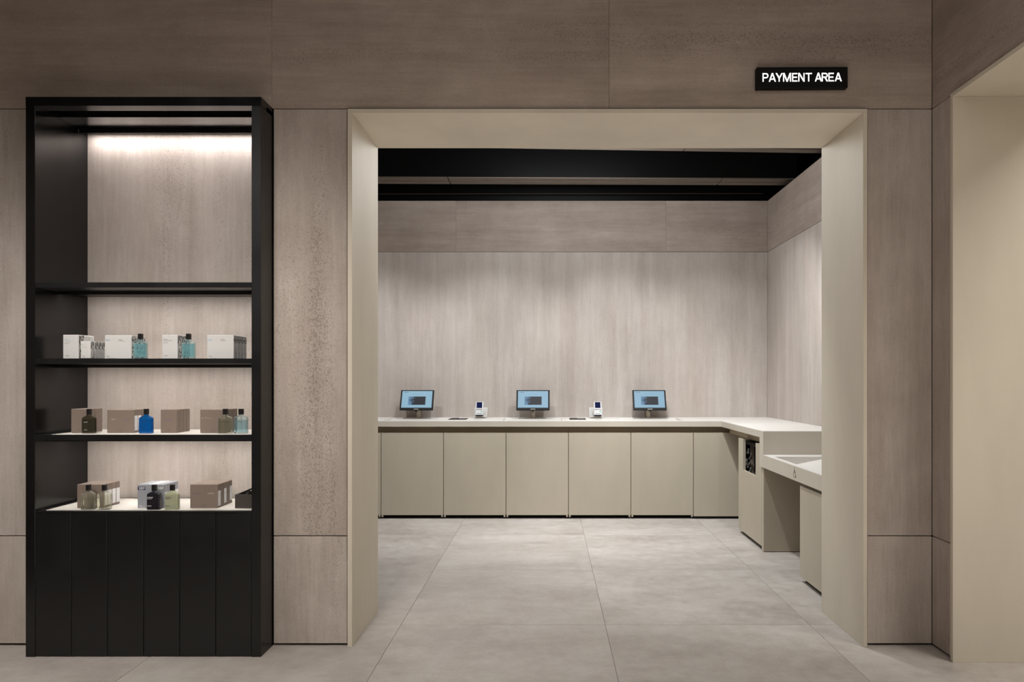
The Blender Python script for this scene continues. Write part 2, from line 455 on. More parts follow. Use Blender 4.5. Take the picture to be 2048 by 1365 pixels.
# ---- ceiling tracks
def track(y0, y1, rz, joints, slots, label, dots=True):
    cx = .05; cy = (y0 + y1) / 2
    t = thing('ceiling_light_track', label, 'light track', (cx, cy, 2.95), (0, 0, rz), 'black ceiling light tracks')
    hw = (y1 - y0) / 2; L = 2.12
    obj('track_housing', B((-L, L, -hw, hw, .012, .45)), 'black_ceiling', t, world=False)
    xs = [-L] + joints + [L]
    for a, b in zip(xs[:-1], xs[1:]):
        for s in (-1, 1):
            ya, yb = (s * .012, s * hw) if s > 0 else (s * hw, s * .012)
            obj('track_cover', B((a + .004, b - .004, ya, yb, 0, .011)), 'track', t, world=False)
    for a, b in slots:
        bm = bmesh.new(); x = a
        while x < b:
            cyl(bm, (x, 0, .004), (x, 0, .0118), .0075, n=10); x += .024
        obj('led_lens_row', bm, 'led_off', t, world=False)
track(6.17, 6.36, math.radians(.8), [-.92, 1.47], [(-2.1, -1.48), (-.77, -.03), (.72, 1.4)],
      'far ceiling light track near the back wall, floor bounce coloured into its underside')
track(5.195, 5.385, math.radians(2.7), [-1.3, .99], [(-1.9, -1.2), (-.8, -.1), (.4, 1.1)],
      'near ceiling light track just showing under the doorway top at right')
bm = bmesh.new(); cyl(bm, (XL, 6.86, 2.995), (XI, 6.86, 3.0), .005, n=10)
tag(obj('conduit', bm, plain('bronze_conduit', srgb(60, 48, 38), .5)), 'thin dark conduit running above the top edge of the back wall', 'conduit')

# ================================================================== LIT SIGN
sg = thing('sign', 'black wall sign with glowing white words PAYMENT AREA', 'sign', (1.135, YW, 2.504), (0, math.radians(-.3), 0))
obj('sign_panel', B((-.203, .203, -.032, -.0005, 0, .0925), bev=.001), 'sign_black', sg, world=False)
def sign_letters():
    """grotesque capitals cut from strokes, cap height 1"""
    t = .125; bm = bmesh.new()
    def poly(pts): prism(bm, [(cx + x, y) for x, y in pts], 0, .03)
    def rect(x0, x1, y0, y1): poly([(x0, y0), (x1, y0), (x1, y1), (x0, y1)])
    def diag(xa, xb, y0=0.0, y1=1.0, w_=.15): poly([(xa - w_ / 2, y0), (xa + w_ / 2, y0), (xb + w_ / 2, y1), (xb - w_ / 2, y1)])
    def bowl(x0, x1, y0, y1):
        r = (y1 - y0) / 2; ri = r - t; xc_, yc_2 = x1 - r, (y0 + y1) / 2
        rect(x0, xc_, y1 - t, y1); rect(x0, xc_, y0, y0 + t)
        for k in range(10):
            a, b = math.radians(-90 + 18 * k), math.radians(-72 + 18 * k)
            poly([(xc_ + ri * math.cos(a), yc_2 + ri * math.sin(a)), (xc_ + r * math.cos(a), yc_2 + r * math.sin(a)),
                  (xc_ + r * math.cos(b), yc_2 + r * math.sin(b)), (xc_ + ri * math.cos(b), yc_2 + ri * math.sin(b))])
    cx = 0.0
    for ch in 'PAYMENT AREA':
        if ch == 'P': rect(0, t, 0, 1); bowl(t, .74, .40, 1); adv = .80
        elif ch == 'R': rect(0, t, 0, 1); bowl(t, .76, .44, 1); diag(.70, .45, 0, .45, .17); adv = .86
        elif ch == 'A': diag(.08, .44); diag(.82, .46); rect(.22, .68, .24, .24 + t); adv = .88
        elif ch == 'Y': rect(.37, .37 + t, 0, .45); diag(.445, .08, .40, 1, .17); diag(.445, .81, .40, 1, .17); adv = .94
        elif ch == 'M': rect(0, t, 0, 1); rect(.87, .87 + t, 0, 1); diag(.51, .11, 0, 1, .16); diag(.51, .91, 0, 1, .16); adv = 1.15
        elif ch == 'E': rect(0, t, 0, 1); rect(t, .68, 0, t); rect(t, .68, 1 - t, 1); rect(t, .62, .44, .44 + t); adv = .80
        elif ch == 'N': rect(0, t, 0, 1); rect(.66, .66 + t, 0, 1); diag(.71, .10, 0, 1, .16); adv = .93
        elif ch == 'T': rect(0, .80, 1 - t, 1); rect(.325, .325 + t, 0, 1 - t); adv = .84
        else: adv = .34
        cx += adv
    wd = max(v.co.x for v in bm.verts)
    for v in bm.verts: v.co = Vector((v.co.x * .353 / wd, v.co.y * .0375, v.co.z * .05))
    bm.transform(Matrix.Translation((-.1775, -.0322, .0275)) @ Matrix.Rotation(math.radians(90), 4, 'X'))
    return bm
obj('sign_lettering', sign_letters(), 'sign_lit', sg, world=False)

# ================================================================== DISPLAY CABINET
dc = thing('display_cabinet', 'tall black open display cabinet with lit shelves set into the wall', 'display cabinet', (-1.75, YU, 0))
UX0, UX1, IX0, IX1 = -2.259, -1.241, -2.218, -1.282
YBK = 3.42
obj('side_panel', B((UX0, IX0, YU, YBK, 0, 2.385), bev=.0008), 'black_gloss', dc)
obj('side_panel', B((IX1, UX1, YU, YBK, 0, 2.385), bev=.0008), 'black', dc)
tp = obj('top_panel', B((UX0, UX1, YU, 3.128, 2.3855, 2.424), (UX0, UX1, 3.205, YBK, 2.3855, 2.424), (UX0, UX1, 3.128, 3.205, 2.404, 2.424)), 'black_gloss', dc)
lp = obj('light_profile', B((IX0 + .002, IX1 - .002, 3.352, 3.357, 2.3655, 2.3852), (IX0 + .002, IX1 - .002, 3.3572, 3.40, 2.3842, 2.3852)), 'black', dc)
obj('led_diffuser', B((IX0 + .01, IX1 - .01, 3.360, 3.376, 2.3826, 2.384)), 'led', lp)
bp = obj('back_panel', B((IX0, IX1, YBK + .001, YBK + .025, .5, 2.385)), 'stone_v', dc, label='travertine back panel')
# three shelves with pale inlays and light rails
for i, (zt, zb) in enumerate(((1.623, 1.599), (1.293, 1.269), (.963, .936))):
    s = obj('shelf', B((IX0 + .0005, IX1 - .0005, YU + .001, YBK - .002, zb, zt - .0012), bev=.0006), 'black', dc)
    x0 = -2.15 if i == 2 else -2.186
    if i == 2: obj('shelf_inlay', B((x0, IX1 - .008, YU + .004, 3.39, zt - .0011, zt)), 'inlay', s)
    r = obj('light_rail', B((IX0 + .001, IX1 - .001, 3.205, 3.210, zb - .0145, zb - .0002), (IX0 + .001, IX1 - .001, 3.2102, 3.245, zb - .0035, zb - .0002)), 'black', s)
    obj('led_diffuser', B((IX0 + .006, IX1 - .006, 3.216, 3.236, zb - .0052, zb - .0037)), 'led', r)
# base with pale deck and six tall door panels
base = obj('base_box', B((IX0 + .0005, IX1 - .0005, YU + .022, YBK - .002, .012, .6305)), 'black_matte', dc)
obj('shelf_inlay', B((-2.186, IX1 - .010, YU + .0225, 3.395, .6306, .632)), 'inlay', base)
obj('deck_edge', B((IX0 + .001, IX1 - .001, YU + .0005, YU + .0215, .6225, .6305), (IX0 + .001, -2.187, YU + .0225, YBK - .002, .6306, .6318)), 'black', base)
dx = (IX1 - IX0) / 6
for k in range(6):
    obj('door_panel', B((IX0 + k * dx + .0012, IX0 + (k + 1) * dx - .0012, YU + .001, YU + .0205, .004, .6215), bev=.001), 'black', dc)
# the cabinet's own lamps
def strip(name, x, y, z, lx, ly, power, col, tilt=0, spread=150):
    d = bpy.data.lights.new(name, 'AREA'); d.shape = 'RECTANGLE'; d.size = lx; d.size_y = ly
    d.energy = power; d.color = col; d.spread = math.radians(spread)
    o = bpy.data.objects.new(name, d); C.objects.link(o); o.location = (x, y, z)
    o.rotation_euler = (math.radians(tilt), 0, 0); return o
strip('cabinet_top_light', -1.75, 3.368, 2.3815, .9, .012, 2.3, (1, .95, .95), 16)
for zb, p in ((1.599, 2.6), (1.269, 2.4), (.936, 2.5)):
    strip('shelf_light', -1.75, 3.226, zb - .0062, .9, .018, p, (1, .96, .92), 24)

# ================================================================== BOTTLES AND CARTONS
def px(x, Y): return (x - 1096) * Y / FPX
def rrect(wd, dp, r, n=5):
    pts = []
    for cx, cy, a0 in ((1, 1, 0), (-1, 1, 90), (-1, -1, 180), (1, -1, 270)):
        for k in range(n):
            a = math.radians(a0 + 90 * k / (n - 1))
            pts.append((cx * (wd / 2 - r) + r * math.cos(a), cy * (dp / 2 - r) + r * math.sin(a)))
    return pts
def loft(levels):
    bm = bmesh.new(); rings = []
    for z, wd, dp, r in levels:
        rings.append([bm.verts.new((x, y, z)) for x, y in rrect(wd, dp, r)])
    n = len(rings[0])
    for a, b in zip(rings[:-1], rings[1:]):
        for i in range(n): bm.faces.new((a[i], a[(i + 1) % n], b[(i + 1) % n], b[i]))
    bm.faces.new(rings[0][::-1]); bm.faces.new(rings[-1])
    return bm
def bottle(label, xc, yf, z, width, glass_m, liquid_m=None, txts=(), tube=True, flat=False, fill=.064):
    Y = yf; D = .024
    slope = (1096 - xc) / FPX
    W = width - D * .55 * slope                       # the photo's outline holds the front and a slice of the side
    cx = px(xc, Y) - width / 2 + W / 2
    cw = .0258 - .0155 * slope; q_ = W / .064
    t = thing('perfume_bottle', label, 'perfume bottle', (cx, Y + D / 2 + .001, z))
    n_ = .018
    sh = ((.0665, W * .985, D * .97, .005), (.0715, W * .86, D * .9, .006), (.077, n_ * 1.35, D * .75, .006), (.0795, n_, D * .66, .006), (.083, n_ * .92, D * .62, .006))
    if flat: sh = ((.0685, W * .99, D * .97, .005), (.072, W * .93, D * .92, .006), (.0765, n_ * 1.7, D * .8, .006), (.079, n_, D * .66, .006), (.083, n_ * .92, D * .62, .006))
    lv = [(0, W * .93, D * .86, .005), (.002, W * .985, D * .97, .005), (.006, W, D, .005)] + list(sh)
    obj('glass_body', loft(lv), glass_m, t, world=False, smooth=False)
    if liquid_m:
        obj('liquid', loft([(.0065, W * .82, D * .7, .004), (.009, W * .87, D * .78, .004), (fill, W * .87, D * .78, .004)]), liquid_m, t, world=False)
    obj('cap', B((-cw / 2, cw / 2, -.0078, .0078, .0832, .1085), bev=.0012), 'cap', t, world=False)
    if tube:
        bm = bmesh.new(); tube_path(bm, [(0, 0, .082), (.001, 0, .03), (.006, 0, .0105)], .0011)
        obj('spray_tube', bm, 'tube', t, world=False)
    for s, size, m, dx_, dz, al in txts:
        text('printed_lettering', s, size * min(1, q_ * 1.1), m, t, (dx_ * q_, -D / 2 - .0006, dz), align=al, world=False)
    return t

def thin_glass(name, tint, diff=(.8, .8, .78, 1), dmix=.1, rough=.03, edge=.0):
    """clear or tinted bottle wall: tinted see-through, a little milky scatter, fresnel gloss"""
    k = N(name); t = k.t; t.nodes.remove(k.b)
    tr = k.n('ShaderNodeBsdfTransparent'); tr.inputs[0].default_value = tint
    df = k.n('ShaderNodeBsdfDiffuse'); df.inputs[0].default_value = diff
    gl = k.n('ShaderNodeBsdfGlossy'); gl.inputs['Roughness'].default_value = rough; gl.inputs[0].default_value = (1, 1, 1, 1)
    m1 = k.n('ShaderNodeMixShader'); lw = k.n('ShaderNodeLayerWeight'); lw.inputs[0].default_value = .35
    k.l(k.math('ADD', k.math('MULTIPLY', lw.outputs['Facing'], edge), dmix), m1.inputs[0])
    k.l(tr.outputs[0], m1.inputs[1]); k.l(df.outputs[0], m1.inputs[2])
    fr = k.n('ShaderNodeFresnel'); fr.inputs[0].default_value = 1.45
    m2 = k.n('ShaderNodeMixShader'); k.l(fr.outputs[0], m2.inputs[0]); k.l(m1.outputs[0], m2.inputs[1]); k.l(gl.outputs[0], m2.inputs[2])
    k.l(m2.outputs[0], t.nodes['Material Output'].inputs['Surface'])
    return k.m
G_CLEAR = thin_glass('clear_glass', (.96, .965, .92, 1), (.80, .82, .72, 1), .015, .03, .4)
G_TEAL = thin_glass('teal_glass', (.86, .95, .96, 1), (.6, .85, .88, 1), .03, .03, .4)
G_BLUE = thin_glass('blue_glass', (.25, .5, .85, 1), (.0, .16, .5, 1), .35)
G_OLIVE = thin_glass('olive_glass', (.45, .44, .34, 1), (.06, .055, .035, 1), .35)
G_PALE = thin_glass('pale_blue_glass', (.88, .95, .96, 1), (.65, .85, .88, 1), .04, .03, .4)
L_CLEAR = thin_glass('straw_liquid', (.975, .965, .91, 1), (.7, .67, .5, 1), .02)
L_TEAL = thin_glass('teal_liquid', (.68, .90, .93, 1), (.34, .70, .76, 1), .22)
L_BLUE = thin_glass('blue_liquid', (.02, .30, .75, 1), (.0, .22, .70, 1), .45)
L_OLIVE = thin_glass('olive_liquid', (.42, .40, .28, 1), (.06, .055, .03, 1), .25)
L_PALE = thin_glass('pale_blue_liquid', (.82, .93, .96, 1), (.5, .76, .82, 1), .18)
B_BLACK = plain('black_bottle_coat', srgb(24, 22, 28), .28)
B_GREEN = thin_glass('frosted_green_bottle', (.70, .72, .55, 1), (.50, .52, .36, 1), .55, .25)
B_GREENL = plain('pale_green_fill', srgb(178, 182, 148), .5)

ORD = ['at the front', 'second from front', 'third from front', 'fourth from front', 'fifth from front']
_cart = {}
def carton_mesh(W, D, H, m):
    key = (round(W, 4), round(D, 4), round(H, 4), m)
    if key not in _cart:
        _cart[key] = mesh_of('fragrance_box', B((0, W, 0, D, 0, H), bev=.0022, seg=2), m)
    return _cart[key]
def row(xl, xr, yf, z, h, D, n, m, name_txt, group, front=(), side=None, gaps=(), jit=0.0, top=None):
    """a row of n cartons one behind the other; xl, xr are the front face's edges in the photo's pixels"""
    x0, x1 = px(xl, yf), px(xr, yf); y = yf
    W = x1 - x0
    for k in range(n):
        me = carton_mesh(W, D - .0006, h, m)
        o = bpy.data.objects.new('fragrance_box', me); C.objects.link(o)
        o.location = (x0 + (random.uniform(-jit, jit) if k else 0), y, z)
        tag(o, name_txt % ORD[k], 'box', group)
        if k == 0:
            for s, size, mt, fx, fz, al in front:
                text('printed_lettering', s, size, mt, o, (fx * W, -.0005, fz * h), align=al, world=False)
        if side:
            for (a, b, z0, z1, mt) in side[k] if isinstance(side, dict) and k in side else (side if isinstance(side, list) else ()):
                obj('side_print', B((W - .0002, W + .0003, a * D, b * D, z0 * h, z1 * h)), mt, o, world=False)
        if top:
            a, b = top
            obj('top_sticker', B((a * W, b * W, D * .25, D * .75, h - .0002, h + .0004)), 'sticker', o, world=False)
        y += D + (gaps[k] if k < len(gaps) else 0)

# ---- upper product shelf: white cartons, teal bottles
Z2 = 1.293
zara_l = ('ZARA', .0068, 'ink', .13, .10, 'LEFT')
row(126, 157.4, 3.13, Z2, .1055, .036, 3, 'card_white', 'tall white fragrance box %s at left end of upper product shelf', 'tall boxes at the left end of the upper product shelf',
    [('Seoul', .0072, 'ink_teal', .11, .78, 'LEFT'), ('~6 10 10', .0024, 'ink_teal', .11, .735, 'LEFT'),
     ('~3 2 8', .0033, 'ink_grey', .11, .66, 'LEFT'), ('~7 5', .0028, 'ink_grey', .11, .62, 'LEFT'), zara_l],
    {0: [(.06, .94, .02, .98, 'city')]})
row(161.5, 181, 3.095, Z2, .0755, .0242, 4, 'card_white', 'small white box %s in the short row on upper product shelf', 'short boxes in front of the tall ones on the upper product shelf',
    [('Seoul', .0056, 'ink_teal', .12, .76, 'LEFT'), ('~3 2 8', .0028, 'ink_grey', .12, .63, 'LEFT'), ('ZARA', .0052, 'ink', .16, .09, 'LEFT')],
    [(.1, .9, .56, .98, 'city'), (.1, .9, .06, .5, 'smalltext')], gaps=(.005, 0, 0))
row(209.5, 263, 3.13, Z2, .1035, .036, 3, 'card_white', 'wide white two-name box %s behind the first teal bottle', 'wide boxes behind the first teal bottle',
    [('Seoul', .0070, 'ink_teal', .04, .79, 'LEFT'), ('~6 10', .0024, 'ink_teal', .04, .75, 'LEFT'),
     ('Lisboa', .0070, 'ink', .51, .79, 'LEFT'), ('~3 8 6', .0028, 'ink', .51, .745, 'LEFT'),
     ('ZARA', .006, 'ink', .06, .08, 'LEFT'), ('~3 2 8 7 5', .0022, 'ink_grey', .09, .025, 'LEFT')],
    [(.06, .94, .02, .98, 'city')])
row(324, 355.2, 3.13, Z2, .1055, .036, 3, 'card_white', 'narrow white box %s behind the second teal bottle', 'boxes behind the second teal bottle',
    [('Lisboa', .0074, 'ink', .09, .79, 'LEFT'), ('~3 8 6 6', .0031, 'ink', .09, .745, 'LEFT'),
     ('~3 2 8', .0030, 'ink_grey', .09, .675, 'LEFT'), ('~7 5', .0028, 'ink_grey', .09, .64, 'LEFT'), zara_l],
    [(.06, .94, .02, .98, 'city')])
row(414, 467.2, 3.13, Z2, .1045, .0335, 4, 'card_white', 'wide white two-name box %s at right end of upper product shelf', 'wide boxes at the right end of the upper product shelf',
    [('Seoul', .0070, 'ink_teal', .05, .79, 'LEFT'), ('~6 10', .0024, 'ink_teal', .05, .75, 'LEFT'),
     ('Lisboa', .0070, 'ink', .51, .79, 'LEFT'), ('~3 8 6', .0028, 'ink', .51, .745, 'LEFT'),
     ('ZARA', .006, 'ink', .06, .08, 'LEFT'), ('~3 2 8 7 5', .0022, 'ink_grey', .09, .025, 'LEFT')],
    [(.06, .94, .68, .98, 'city'), (.06, .94, .04, .64, 'smalltext')])
tz = [('Seoul', .006, 'ink', -.027, .047, 'LEFT'), ('~6 10', .0026, 'ink', -.027, .043, 'LEFT'), ('ZARA', .006, 'ink', -.026, .012, 'LEFT')]
bottle('teal perfume bottle beside the wide white box with two names', 279.5, 3.095, Z2, .0625, G_TEAL, L_TEAL, tz, flat=True)
tz = [('Lisboa', .006, 'ink', -.027, .047, 'LEFT'), ('~3 7', .0026, 'ink', -.027, .043, 'LEFT'), ('ZARA', .006, 'ink', -.026, .012, 'LEFT')]
bottle('teal perfume bottle standing in front of the narrow white box', 375.8, 3.095, Z2, .061, G_TEAL, L_TEAL, tz, flat=True)

# ---- middle product shelf: taupe cartons
Z3 = .963
zc_ = lambda w_: [('ZARA', .0062, 'ink_taupe', w_, .13, 'CENTER'), ('~3 2 8 3 2', .0026, 'ink_taupe', w_, .075, 'CENTER')]
row(142, 173, 3.16, Z3, .1065, .029, 4, 'card_brown', 'taupe box %s behind the dark olive bottle', 'boxes behind the dark olive bottle', zc_(.55), jit=.0012)
row(214, 268.5, 3.16, Z3, .1035, .0295, 4, 'card_brown', 'wide taupe box %s behind the bright blue bottle', 'boxes behind the blue bottle',
    zc_(.5) + [('NIGHT', .0056, 'ink_pale', .24, .57, 'CENTER'), ('BLUE SPIRIT', .0058, 'ink_blue', .72, .57, 'CENTER')],
    {0: [(.08, .92, .1, .74, 'sticker')], 1: [(.08, .92, .12, .74, 'sticker')]}, jit=.001)
row(321, 353.5, 3.16, Z3, .1045, .029, 4, 'card_brown', 'narrow taupe box %s standing free in middle of its shelf', 'boxes standing free in the middle of the shelf',
    zc_(.5) + [('BLUE SPIRIT', .0056, 'ink_blue', .5, .51, 'CENTER'), ('ZARA', .003, 'ink_blue', .5, .56, 'CENTER')], jit=.001)
row(400, 452, 3.16, Z3, .1045, .0295, 4, 'card_brown', 'wide taupe box %s behind the clear bottle near right post', 'boxes behind the clear bottle near the right post',
    zc_(.5) + [('VIBRANT LEATHER', .0056, 'ink_mint', .24, .61, 'CENTER'), ('ZARA', .003, 'ink_pale', .24, .66, 'CENTER')], jit=.001)
bt = lambda s, m: [(s, .0054, m, 0, .049, 'CENTER'), ('ZARA', .0026, m, 0, .0555, 'CENTER')]
bottle('dark olive perfume bottle at the left end of the middle product shelf', 176.5, 3.125, Z3, .0645, G_OLIVE, L_OLIVE,
       [('NIGHT', .006, 'ink_pale', -.008, .048, 'CENTER'), ('ZARA', .0055, 'ink_pale', -.009, .014, 'CENTER')], tube=False)
bottle('bright blue perfume bottle on the middle product shelf', 291, 3.125, Z3, .0645, G_BLUE, L_BLUE,
       [('BLUE SPIRIT', .0054, 'ink', -.006, .050, 'CENTER'), ('ZARA', .0055, 'ink', -.008, .016, 'CENTER')])
bottle('clear straw-tinted perfume bottle beside the pale blue one', 449.5, 3.125, Z3, .0645, G_CLEAR, L_CLEAR, bt('VIBRANT LEATHER', 'ink'))
bottle('pale blue perfume bottle next to the right post of the cabinet', 481, 3.125, Z3, .062, G_PALE, L_PALE, bt('BLUE SPIRIT', 'ink'), flat=True, fill=.06)

# ---- lowest deck
Z4 = .632
row(154, 208, 3.14, Z4, .1045, .0295, 4, 'card_brown', 'wide taupe box %s behind the pair of clear bottles', 'boxes behind the pair of clear bottles', (),
    [(.08, .92, .1, .72, 'sticker')], jit=.001)
row(275, 329, 3.138, Z4, .1045, .0295, 4, 'card_grey', 'silver grey box %s behind the black bottle', 'boxes behind the black bottle',
    [('ZARA', .006, 'ink_white', .05, .08, 'LEFT'), ('~3 2 8', .0034, 'ink_white', .08, .03, 'LEFT')],
    [(.08, .92, .25, .66, 'sticker')], jit=.001, top=(.36, .72))
row(380, 435.5, 3.135, Z4, .1055, .0293, 5, 'card_brown', 'wide taupe box %s between green bottle and dark tray', 'boxes between the pale green bottle and the dark tray',
    zc_(.5) + [('DEEP SUNSET', .0056, 'ink_blue', .24, .6, 'CENTER'), ('RED BLAZE', .0058, 'ink_pale', .75, .6, 'CENTER'), ('ZARA', .003, 'ink_pale', .75, .65, 'CENTER')],
    {0: [(.1, .95, .09, .72, 'sticker')], 2: [(.1, .95, .12, .74, 'sticker')], 4: [(.1, .95, .14, .76, 'sticker')]}, jit=.001)
# the two name tags on the silver front box
sil = [o for o in C.objects if o.name.startswith('fragrance_box') and 'silver' in o.get('label', '') and 'at the front' in o['label']][0]
Ws = px(329, 3.138) - px(275, 3.138)
for x0, m in ((.0012, 'navy'), (Ws * .71, 'olive_tag')):
    tg = obj('name_tag', B((x0, x0 + .0335, -.0005, .0002, .0805, .0945)), m, sil, world=False)
    text('printed_lettering', 'W/END', .0078, 'ink_white', tg, (x0 + .0055, -.0009, .0865), bold=.0002, world=False)
    text('printed_lettering', '~4 6', .0036, 'ink_white', tg, (x0 + .0055, -.0009, .0825), world=False)
cl = [('ZARA', .0030, 'ink', 0, .0525, 'CENTER'), ('RICH LEATHER', .0036, 'ink', 0, .0475, 'CENTER')]
bottle('left one of the pair of clear perfume bottles', 175, 3.075 + .022, Z4, .0655, G_CLEAR, L_CLEAR, cl)
bottle('right one of the pair of clear perfume bottles', 207, 3.075 + .022, Z4, .0645, G_CLEAR, L_CLEAR, cl)
we = lambda m: [('W/END', .0078, m, -.0275, .051, 'LEFT'), ('~4 6', .0036, m, -.0275, .0468, 'LEFT'), ('ZARA', .0072, m, -.0265, .0145, 'LEFT')]
bottle('black perfume bottle with white lettering on the lowest deck', 307, 3.097, Z4, .0645, B_BLACK, None, we('ink_white'), tube=False)
bottle('pale green frosted perfume bottle beside the black one', 343.3, 3.097, Z4, .0645, B_GREEN, B_GREENL, we('ink'), tube=False)
# dark tester tray at the right post
tr = thing('tester_tray', 'dark taupe tray with a tilted glossy lid by the right post', 'tray', (px(486, 3.135), 3.135, Z4))
xa, xb = px(470, 3.135), IX1 - .004
obj('tray_body', B((xa, xb, 3.135, 3.141, Z4, Z4 + .0605), (xa, xb, 3.235, 3.241, Z4, Z4 + .0605), (xa, xa + .005, 3.141, 3.235, Z4, Z4 + .0605),
                   (xb - .005, xb, 3.141, 3.235, Z4, Z4 + .0605), (xa + .005, xb - .005, 3.141, 3.235, Z4, Z4 + .004)), 'tray_dark', tr)
bm = B((0, .075, 0, .085, 0, .006), bev=.0008)
bm.transform(Matrix.Translation((xa + .0205, 3.146, Z4 + .060)) @ Matrix.Rotation(math.radians(-24), 4, 'Y'))
for v in bm.verts: v.co.x = min(v.co.x, xb)
obj('lid', bm, 'black_gloss', tr)

# ================================================================== PAYMENT COUNTER
ZC, ZCB = .845, .7965
XE = 1.485           # front edge of the right-hand run
YE = 4.898           # near end of the high right-hand run
YC = 6.10            # front edge of the back run
wt = thing('worktop', 'continuous L-shaped pale worktop with sunken trays along the back wall', 'worktop', (0, 6.4, ZCB))
bas = [(-1.444, -.935), (-.398, .125), (.657, 1.185)]
by0, by1 = 6.165, 6.625
e = [XL + .001] + [v for b in bas for v in b] + [XI - .001]
rects = [(XL + .001, XI - .001, YC, by0), (XL + .001, XI - .001, by1, YB - .001), (XE, XI - .001, YE, YC)]
rects += [(a, b, by0, by1) for a, b in zip(e[0::2], e[1::2])]
bm = B(*[(*r_, ZCB, ZC - .003) for r_ in rects], (XE, XI - .001, YE, YE + .087, .593, ZCB))
obj('counter_slab', bm, 'slab', wt)
obj('top_surface', B(*[(*r_, ZC - .003, ZC) for r_ in rects]), 'white_top', wt)
def basin(x0, x1, y0, y1, zt, d0, d1, axis, parent):
    """sunken tray with a sloping floor: depth d0 at the low end of the axis, d1 at the high end"""
    x0 += .001; x1 -= .001; y0 += .001; y1 -= .001
    bm = bmesh.new()
    dz = {(0, 0): d0, (1, 0): d0 if axis == 'y' else d1, (1, 1): d1, (0, 1): d1 if axis == 'y' else d0}
    P = {(0, 0): (x0, y0), (1, 0): (x1, y0), (1, 1): (x1, y1), (0, 1): (x0, y1)}
    k = [(0, 0), (1, 0), (1, 1), (0, 1)]
    top = [bm.verts.new((*P[c], zt - .0003)) for c in k]; bot = [bm.verts.new((*P[c], zt - dz[c])) for c in k]
    bm.faces.new(bot)
    for i in range(4): bm.faces.new((top[(i + 1) % 4], top[i], bot[i], bot[(i + 1) % 4]))
    return obj('sunken_tray', bm, 'white_top', parent)
for a, b in bas: basin(a, b, by0, by1, ZC, .046, .006, 'y', wt)
# recess strips below the slab
obj('recess_panel', B((XL + .002, -.92, 6.19, 6.21, .73, ZCB - .0005)), 'beige_shaded', wt)
obj('recess_panel', B((-.918, .18, 6.19, 6.21, .73, ZCB - .0005)), 'beige_shaded', wt)
obj('recess_panel', B((.182, 1.24, 6.19, 6.21, .73, ZCB - .0005)), 'beige_shaded', wt)
obj('recess_panel', B((1.242, 2.07, 6.19, 6.21, .73, ZCB - .0005)), 'beige_shaded', wt)
obj('recess_panel', B((1.565, 1.585, YE + .09, 6.12, .74, ZCB - .0005)), 'beige_shaded', wt)

# ---- lower accessible counter
lc = thing('accessible_counter', 'low pale counter with a wheelchair symbol and sunken tray at right', 'counter', (1.78, 4.3, .593))
ZL = .682
bX0, bX1, bY0, bY1 = 1.522, 1.914, 3.86, 4.767
rects = [(XE, bX0, 3.69, YE - .0008), (bX1, XI - .001, 3.69, YE - .0008), (bX0, bX1, bY1, YE - .0008), (bX0, bX1, 3.69, bY0)]
obj('counter_slab', B(*[(*r_, .593, ZL - .003) for r_ in rects], (bX0, bX1, bY0, bY1, .593, .603)), 'slab', lc)
obj('top_surface', B(*[(*r_, ZL - .003, ZL) for r_ in rects]), 'white_top', lc)
st = basin(bX0, bX1, bY0, bY1, ZL, .0775, .002, 'x', lc)
obj('tray_mark', B((1.535, 1.60, 3.868, 3.874, ZL - .076, ZL - .058)), 'ink_grey', st)
# wheelchair symbol on the front edge
bm = bmesh.new(); yc_, zs = 4.275, .640
q = lambda u, v: (XE - .0006, yc_ - u, zs + v)
r = .0019
bmesh.ops.create_icosphere(bm, subdivisions=2, radius=.0042, matrix=Matrix.Translation(q(-.004, .0285)) @ Matrix.Diagonal((.2, 1, 1, 1)))
tube_path(bm, [q(-.004, .022), q(-.003, .002), q(.013, .002), q(.020, -.020), q(.027, -.023)], r)
tube_path(bm, [q(-.004, .012), q(.011, .012)], r)
tube_path(bm, [q(.001 + .019 * math.cos(math.radians(a)), -.010 + .019 * math.sin(math.radians(a))) for a in range(112, 351, 17)], r)
for v in bm.verts: v.co.x = XE - .0006 + (v.co.x - XE + .0006) * .4
obj('wheelchair_symbol', bm, 'ink', lc, label='dark line wheelchair symbol')

# ---- cabinets of the back run
xs = [-1.4395 + .5387 * k for k in range(0, 6)]
cab_names = ['first beige door cabinet from the left doorway jamb', 'second beige door cabinet from the left doorway jamb',
             'third beige door cabinet from the left, below the middle of the worktop', 'fourth beige door cabinet from the left, under the right-hand card reader',
             'fifth beige door cabinet, last full one before the corner']
def back_cab(x0, x1, label, feet=True):
    t = thing('base_cabinet', label, 'cabinet', ((x0 + x1) / 2, 6.12, 0), group='beige cabinets below the back worktop')
    obj('cabinet_body', B((x0 + .001, x1 - .001, 6.142, 6.72, .034, .729)), 'beige_shaded', t)
    obj('door', B((x0 + .0022, x1 - .0022, 6.12, 6.1405, .032, .743), bev=.001), 'beige_door', t)
    obj('toe_kick', B((x0 + .001, x1 - .001, 6.172, 6.19, 0, .0335)), 'toe', t)
    for xf in (x0 + .012, x1 - .012):
        obj('foot', B((xf - .007, xf + .007, 6.1215, 6.139, .016, .0318)), 'beige_door', t)
    return t
back_cab(XL + .002, xs[0] - .0005, 'beige door cabinet mostly hidden behind the left doorway jamb')
for k in range(5): back_cab(xs[k], xs[k + 1] - .0005, cab_names[k])
cc_ = thing('corner_cabinet', 'blank beige corner cabinet panel in the shade beside the tower', 'cabinet', (1.5, 6.12, 0))
obj('front_panel', B((xs[5] + .002, 2.07, 6.12, 6.1405, .022, .743), bev=.001), 'beige_door', cc_)
obj('cabinet_body', B((xs[5] + .003, 2.07, 6.142, 6.72, .0, .729)), 'toe', cc_)
